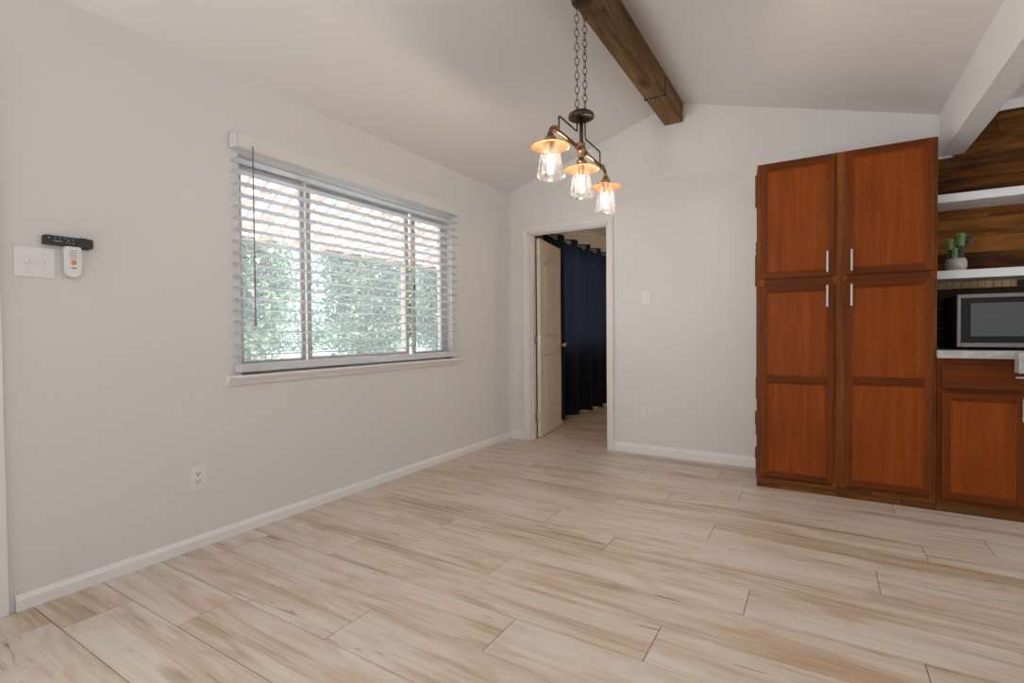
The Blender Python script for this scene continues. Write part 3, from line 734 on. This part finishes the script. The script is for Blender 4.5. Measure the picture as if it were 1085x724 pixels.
def planks(name, x0, x1, z0, z1, y0, y1, hs, mat, seed):
    r = random.Random(seed); bm = bmesh.new(); lay = bm.loops.layers.float_color.new('plank'); z = z0; i = 0
    while z < z1-0.005:
        h_ = min(hs[i % len(hs)], z1-z); x = x0-r.uniform(0, 1.0); i += 1; xs = x0 if z+h_ < 2.19 else max(x0, 3.40)
        while x < x1:
            L_ = r.uniform(0.8, 1.5); a, b = max(x, xs), min(x+L_, x1); x += L_
            if b-a < 0.02: continue
            d = r.uniform(0, 0.004)
            co = [(a+.0006, y0+d), (b-.0006, y0+d), (b-.0006, y1), (a+.0006, y1)]
            V = [[bm.verts.new((p[0], p[1], zz)) for p in co] for zz in (z+.0006, z+h_-.0006)]
            fs = [bm.faces.new(V[0][::-1]), bm.faces.new(V[1])]+[bm.faces.new((V[0][k], V[0][(k+1) % 4], V[1][(k+1) % 4], V[1][k])) for k in range(4)]
            col = (r.random(), r.random(), r.random(), 1)
            for f in fs:
                for lp in f.loops: lp[lay] = col
        z += h_
    me = bpy.data.meshes.new(name); bm.to_mesh(me); bm.free()
    return link(name, me, mat, kind='structure')
PW = plank_wall_mat()
planks('wall_kitchen_boards', 3.236, 4.7, 1.42, 2.415, -0.010, 0.0195, (0.13, 0.10, 0.12, 0.115, 0.14, 0.145), PW, 4)
planks('wall_kitchen_splash', 3.236, 4.7, 0.94, 1.322, -0.006, 0.0195, (0.128,), wood('splash_board', (0.02, 0.009, 0.005), (0.05, 0.021, 0.010), (0.08, 0.034, 0.015), 'x', 0.5, 0.1), 6)
m = MB(); x = 3.238
while x < 4.7:
    m.box(x, x+0.0365, -0.010, 0.0195, 1.323, 1.42, 0.002); x += 0.0385
m.box(3.236, 4.7, 0.0, 0.0195, 1.323, 1.42)
struct(m, 'trim_kitchen_beadboard', wood('beadboard', (0.46, 0.30, 0.12), (0.60, 0.42, 0.19), (0.68, 0.50, 0.26), 'z', 0.45, 0.15))
m = MB(); m.box(3.69, 3.77, -0.020, -0.0105, 1.325, 1.363, 0.002)
tag(m.build('dark_cover_plate', BLACK), 'small black plate on the beadboard under the lower white shelf', 'cover plate')
SH = plain('shelf_paint', (0.80, 0.81, 0.83), 0.4)
for (z0, z1, lab) in ((1.366, 1.417, 'lower white floating shelf carrying the potted cactus'), (1.829, 1.879, 'upper empty white floating shelf on the dark board wall')):
    m = MB(); m.box(3.237, 4.55, -0.300, -0.0105, z0, z1, 0.002)
    tag(m.build('floating_shelf', SH), lab, 'shelf', 'white floating shelves')

# ------------------------------------------------------------------ microwave
mw = thing('microwave', 'silver framed black microwave on the pale countertop beside the tall cabinet', 'microwave', (3.60, -0.25, 0.94))
mx0, mx1, my0, my1, mz0, mz1 = 3.334, 3.865, -0.415, -0.05, 0.958, 1.262
m = MB(); m.box(mx0+0.004, mx1-0.004, my0, my1, mz0, mz1-0.002, 0.004, 2); m.build('body', BLACK, mw)
m = MB()
for (a, b, c, d) in ((mx0, mx0+0.016, mz0, mz1), (mx1-0.016, mx1, mz0, mz1), (mx0+0.016, mx1-0.016, mz1-0.022, mz1), (mx0+0.016, mx1-0.016, mz0, mz0+0.024)):
    m.box(a, b, my0-0.022, my0+0.004, c, d, 0.002)
m.build('front_frame', STEEL, mw)
m = MB(); m.box(mx0+0.016, mx1-0.12, my0-0.017, my0-0.001, mz0+0.024, mz1-0.022)
dg = m.build('door', plain('door_glass', (0.010, 0.011, 0.012), 0.06), mw)
m = MB(); m.box(mx0+0.060, mx1-0.16, my0-0.0178, my0-0.0168, mz0+0.062, mz1-0.052)
m.build('window', plain('door_screen', (0.075, 0.085, 0.09), 0.10, 0.0, Specular_IOR_Level=1.0), dg)
m = MB(); m.box(mx1-0.118, mx1-0.016, my0-0.017, my0-0.001, mz0+0.024, mz1-0.022)
cp = m.build('control_panel', BLACK, mw)
m = MB()
for i in range(4):
    for j in range(3): m.box(mx1-0.105+j*0.028, mx1-0.083+j*0.028, my0-0.0185, my0-0.0168, mz0+0.045+i*0.03, mz0+0.065+i*0.03)
m.build('buttons', GREYB, cp)
for x in (mx0+0.05, mx1-0.05):
    for y in (my0+0.05, my1-0.05):
        m = MB(); m.lathe([(0, 0.9402), (0.014, 0.9402), (0.014, 0.9585), (0, 0.9585)], (x, y, 0), 12); m.build('foot', BLACK, mw)

# ------------------------------------------------------------------ potted cactus
ca = thing('potted_cactus', 'small green cactus in a textured white pot on the lower shelf', 'plant', (3.37, -0.185, 1.4172))
def pot_mat():
    t = NT('knitted_pot'); t.bsdf(Roughness=0.8); v = t.coord((1, 1, 1))
    w_ = t.n('ShaderNodeTexVoronoi'); w_.inputs['Scale'].default_value = 130; t.l(v, w_.inputs['Vector'])
    t.l(t.ramp(w_.outputs['Distance'], [(0.0, (0.66, 0.62, 0.59)), (0.8, (0.40, 0.37, 0.34))]), t.b.inputs['Base Color']); t.bump(w_.outputs['Distance'], 0.8, 0.004); return t.m
PX, PY, PZ = 3.370, -0.185, 1.4175
m = MB(); m.lathe([(0, 0), (0.040, 0), (0.047, 0.008), (0.053, 0.026), (0.054, 0.048), (0.051, 0.068), (0.045, 0.080), (0.039, 0.080), (0.039, 0.070), (0, 0.070)], (PX, PY, PZ), 36); m.build('pot', pot_mat(), ca)
m = MB(); m.lathe([(0, 0.0735), (0.032, 0.073), (0.0395, 0.071)], (PX, PY, PZ), 24); m.build('soil', plain('soil', (0.05, 0.035, 0.025), 0.9), ca)
GD = plain('cactus_dark', (0.016, 0.030, 0.016), 0.7); GL = plain('cactus_light', (0.13, 0.24, 0.09), 0.7); SPN = plain('spines', (0.72, 0.76, 0.60), 0.7)
rc = random.Random(9)
def arm(p0, p1, r0, r1, mat, cap=None):
    K = Vector((1.25, 1.15, 1.45)); zb_ = 0.056; p0, p1 = [Vector((q[0]*K.x, q[1]*K.y, zb_+0.014+(q[2]-zb_)*K.z))+Vector((PX, PY, PZ)) for q in (p0, p1)]; r0 *= 1.22; r1 *= 1.22; m = MB()
    N_ = 10; pts, rad = [], []
    for k in range(N_+1):
        t = k/N_; pts.append(p0.lerp(p1, t)); rad.append((r0+(r1-r0)*t)*math.sqrt(max(0.02, 1-max(0, (t-0.75)/0.25)**2)))
    m.tube(pts, rad, 14); a = m.build('stem', mat, ca)
    s_ = MB(); ax = (p1-p0).normalized(); u = ax.cross(Vector((0, 1, 0.2))).normalized(); v = ax.cross(u)
    for k in range(110):
        t = rc.uniform(0.02, 0.95); an = rc.choice(range(10))*2*PI/10; i = min(int(t*N_), N_-1); r_ = rad[i]*1.0
        c = p0.lerp(p1, t)+r_*(math.cos(an)*u+math.sin(an)*v); q = 0.0019
        n_ = (c-p0.lerp(p1, t)).normalized()
        b0 = [c+q*u, c-q*u, c+q*ax]; tip = c+n_*0.004
        vv = [s_.bm.verts.new(x) for x in b0]+[s_.bm.verts.new(tip)]
        for f in ((0, 1, 2), (0, 1, 3), (1, 2, 3), (2, 0, 3)): s_.bm.faces.new([vv[i_] for i_ in f])
    s_.build('spines', SPN, a)
arm((-0.016, -0.006, 0.056), (-0.020, -0.008, 0.120), 0.016, 0.015, GD)
arm((-0.022, -0.012, 0.100), (-0.026, -0.016, 0.150), 0.012, 0.014, GL)
arm((-0.006, -0.018, 0.056), (-0.008, -0.020, 0.112), 0.012, 0.011, GL)
arm((0.012, -0.004, 0.056), (0.016, -0.004, 0.135), 0.018, 0.017, GD)
arm((0.014, -0.008, 0.115), (0.016, -0.012, 0.172), 0.016, 0.018, GL)
arm((0.024, 0.004, 0.095), (0.055, 0.006, 0.160), 0.010, 0.014, GD)

# ------------------------------------------------------------------ outside: patio cover, post, trees, fence, ground
m = MB(); m.box(-30, -0.14, -16, 22, -0.14, -0.10)
m.build('ground_yard', paint('patio_concrete', (0.74, 0.73, 0.71), 0.9), kind='structure')
def cz(x): return 2.175+0.10*(x+3.0)
pc = thing('patio_cover', 'white patio cover with diagonal laths seen through the top of the window', 'patio cover', (-3.0, 1.0, 2.1))
def tl_mat():
    t = NT('translucent_sheet'); a = t.n('ShaderNodeBsdfDiffuse'); a.inputs[0].default_value = (0.85, 0.80, 0.75, 1)
    b = t.n('ShaderNodeBsdfTranslucent'); b.inputs[0].default_value = (0.98, 0.92, 0.86, 1); x = t.n('ShaderNodeMixShader'); x.inputs[0].default_value = 0.62
    t.l(a.outputs[0], x.inputs[1]); t.l(b.outputs[0], x.inputs[2]); t.l(x.outputs[0], t.out.inputs[0]); return t.m
m = MB(); m.prism([(-3.1, cz(-3.1)+0.060), (-0.145, cz(-0.145)+0.060), (-0.145, cz(-0.145)+0.068), (-3.1, cz(-3.1)+0.068)], 'y', -5.0, 6.0); m.build('roof_sheet', tl_mat(), pc)
LATH = plain('lath_paint', (0.62, 0.44, 0.36), 0.8)
m = MB(); y = -5.0
while y < 7.5:
    dy = 1.15; w = 0.034
    a = [(-0.15, y-w/2), (-0.15, y+w/2), (-3.08, y+dy+w/2), (-3.08, y+dy-w/2)]
    A = [m.bm.verts.new((p[0], p[1], cz(p[0])+0.045)) for p in a]; B = [m.bm.verts.new((p[0], p[1], cz(p[0])+0.058)) for p in a]
    m.bm.faces.new(A); m.bm.faces.new(B[::-1])
    for i in range(4): m.bm.faces.new((A[i], B[i], B[(i+1) % 4], A[(i+1) % 4]))
    y += 0.15
m.build('laths', LATH, pc)
m = MB(); y = -4.9
while y < 6.0:
    m.prism([(-3.08, cz(-3.08)), (-0.15, cz(-0.15)), (-0.15, cz(-0.15)+0.044), (-3.08, cz(-3.08)+0.044)], 'y', y-0.014, y+0.014); y += 0.42
m.build('rafters', LATH, pc)
m = MB(); m.box(-3.10, -3.02, -5.0, 6.0, 2.130, 2.172); m.build('fascia', LATH, pc)
m = MB(); m.box(-3.105, -3.015, 1.70, 1.79, -0.10, 2.130, 0.004); m.build('post', plain('post_wood', (0.55, 0.38, 0.26), 0.8), pc)

def leaf_mat(name, c0, c1):
    t = NT(name); at = t.n('ShaderNodeAttribute', attribute_name='tone')
    c = t.ramp(at.outputs['Fac'], [(0.0, c0), (1.0, c1)])
    d = t.n('ShaderNodeBsdfDiffuse'); t.l(c, d.inputs[0]); b = t.n('ShaderNodeBsdfTranslucent'); t.l(c, b.inputs[0])
    x = t.n('ShaderNodeMixShader'); x.inputs[0].default_value = 0.4; t.l(d.outputs[0], x.inputs[1]); t.l(b.outputs[0], x.inputs[2]); t.l(x.outputs[0], t.out.inputs[0]); return t.m
LEAF = leaf_mat('leaf', (0.035, 0.085, 0.085), (0.50, 0.66, 0.42))  # blue-dark end imitates shaded clumps, mint end sunlit ones
BARK = plain('bark', (0.16, 0.12, 0.09), 0.9)
def tree(loc, w, zlo, zhi, nclump, label, seed):
    r = random.Random(seed); t = thing('tree', label, 'tree', (loc[0], loc[1], -0.10), 'trees beyond the patio cover')
    m = MB(); pts = [Vector((loc[0], loc[1], -0.10)), Vector((loc[0]+.03, loc[1]-.05, 0.6)), Vector((loc[0]-.05, loc[1]+.05, 1.6)), Vector((loc[0], loc[1], zhi*0.75))]
    m.tube(pts, [0.11, 0.085, 0.065, 0.02], 10)
    for k in range(7):
        a = 2*PI*k/7+r.random(); z = 0.5+0.22*k
        m.tube([Vector((loc[0], loc[1], z)), Vector((loc[0]+0.4*w*math.cos(a), loc[1]+0.4*w*math.sin(a), z+0.5)), Vector((loc[0]+0.75*w*math.cos(a), loc[1]+0.75*w*math.sin(a), z+0.7))], [0.035, 0.022, 0.008], 6)
    m.build('trunk', BARK, t)
    V, F, T = [], [], []
    for c in range(nclump):
        # clump centres on and inside an egg-shaped crown
        while True:
            q = Vector((r.uniform(-1, 1), r.uniform(-1, 1), r.uniform(-1, 1)))
            if 0.35 < q.length < 1: break
        zc = (zlo+zhi)/2; c0 = Vector((loc[0]+q.x*w, loc[1]+q.y*w, zc+q.z*(zhi-zlo)/2))
        tone = r.random()
        for _ in range(32):
            d = Vector((r.gauss(0, 1), r.gauss(0, 1), r.gauss(0, 0.7)))*0.15; p = c0+d
            L_ = r.uniform(0.07, 0.13); wd = L_*0.55
            ax = Vector((r.gauss(0, 1), r.gauss(0, 1), r.gauss(0, 0.8)-0.3)).normalized(); sd = ax.cross(Vector((r.gauss(0, .5), r.gauss(0, .5), 1))).normalized()
            n0 = len(V); V += [p, p+ax*L_*0.5+sd*wd*0.5, p+ax*L_, p+ax*L_*0.5-sd*wd*0.5]; F.append((n0, n0+1, n0+2, n0+3)); T.append(min(1, max(0, tone*0.95+r.random()*0.2-0.1)))
    me = bpy.data.meshes.new('foliage'); me.from_pydata([tuple(v) for v in V], [], F)
    at = me.attributes.new('tone', 'FLOAT', 'FACE')
    at.data.foreach_set('value', T)
    link('foliage', me, LEAF, t)
tree((-6.0, 0.55, 0), 0.95, 0.15, 4.1, 720, 'leafy green tree outside, the one seen through the left window panel', 21)
tree((-5.7, 3.45, 0), 0.95, 0.15, 4.3, 760, 'leafy green tree outside, the one seen through the wide middle window panel', 22)
tree((-5.9, 6.35, 0), 0.95, 0.30, 4.3, 720, 'leafy green tree outside, the one seen through the right window panel', 23)
fn = thing('garden_fence', 'pale low garden fence showing under the trees through the window', 'fence', (-8.6, 3, -0.1))
m = MB(); y = -7.0
while y < 16: m.box(-8.63, -8.61, y, y+0.135, -0.05, 0.62, 0.004); y += 0.145
m.build('boards', plain('fence_paint', (0.52, 0.56, 0.62), 0.8), fn)
m = MB()
for z in (0.1, 0.45): m.box(-8.67, -8.63, -7, 16, z, z+0.08)
m.build('rails', plain('fence_rail', (0.6, 0.58, 0.55), 0.8), fn)
rh = random.Random(31)
V, F, T = [], [], []
for c in range(5000):
    c0 = Vector((-10.2+rh.uniform(-.8, .8), rh.uniform(-3, 17), rh.uniform(0.1, 4.6)*rh.choice((1, 1, 0.4)))); tone = rh.random()*0.7  # tones kept darker to imitate bluish shade behind the trees
    for _ in range(10):
        p = c0+Vector((rh.gauss(0, .16), rh.gauss(0, .16), rh.gauss(0, .14))); L_ = rh.uniform(.08, .15)
        ax = Vector((rh.gauss(0, 1), rh.gauss(0, 1), rh.gauss(0, 1))).normalized(); sd = ax.cross(Vector((rh.gauss(0, .5), rh.gauss(0, .5), 1))).normalized()
        n0 = len(V); V += [p, p+ax*L_*.5+sd*L_*.3, p+ax*L_, p+ax*L_*.5-sd*L_*.3]; F.append((n0, n0+1, n0+2, n0+3)); T.append(tone)
me = bpy.data.meshes.new('hedge_foliage'); me.from_pydata([tuple(v) for v in V], [], F)
me.attributes.new('tone', 'FLOAT', 'FACE').data.foreach_set('value', T)
hd = link('hedge_foliage', me, LEAF, kind='stuff'); tag(hd, 'dense green foliage filling the gaps behind the nearer trees', 'hedge')
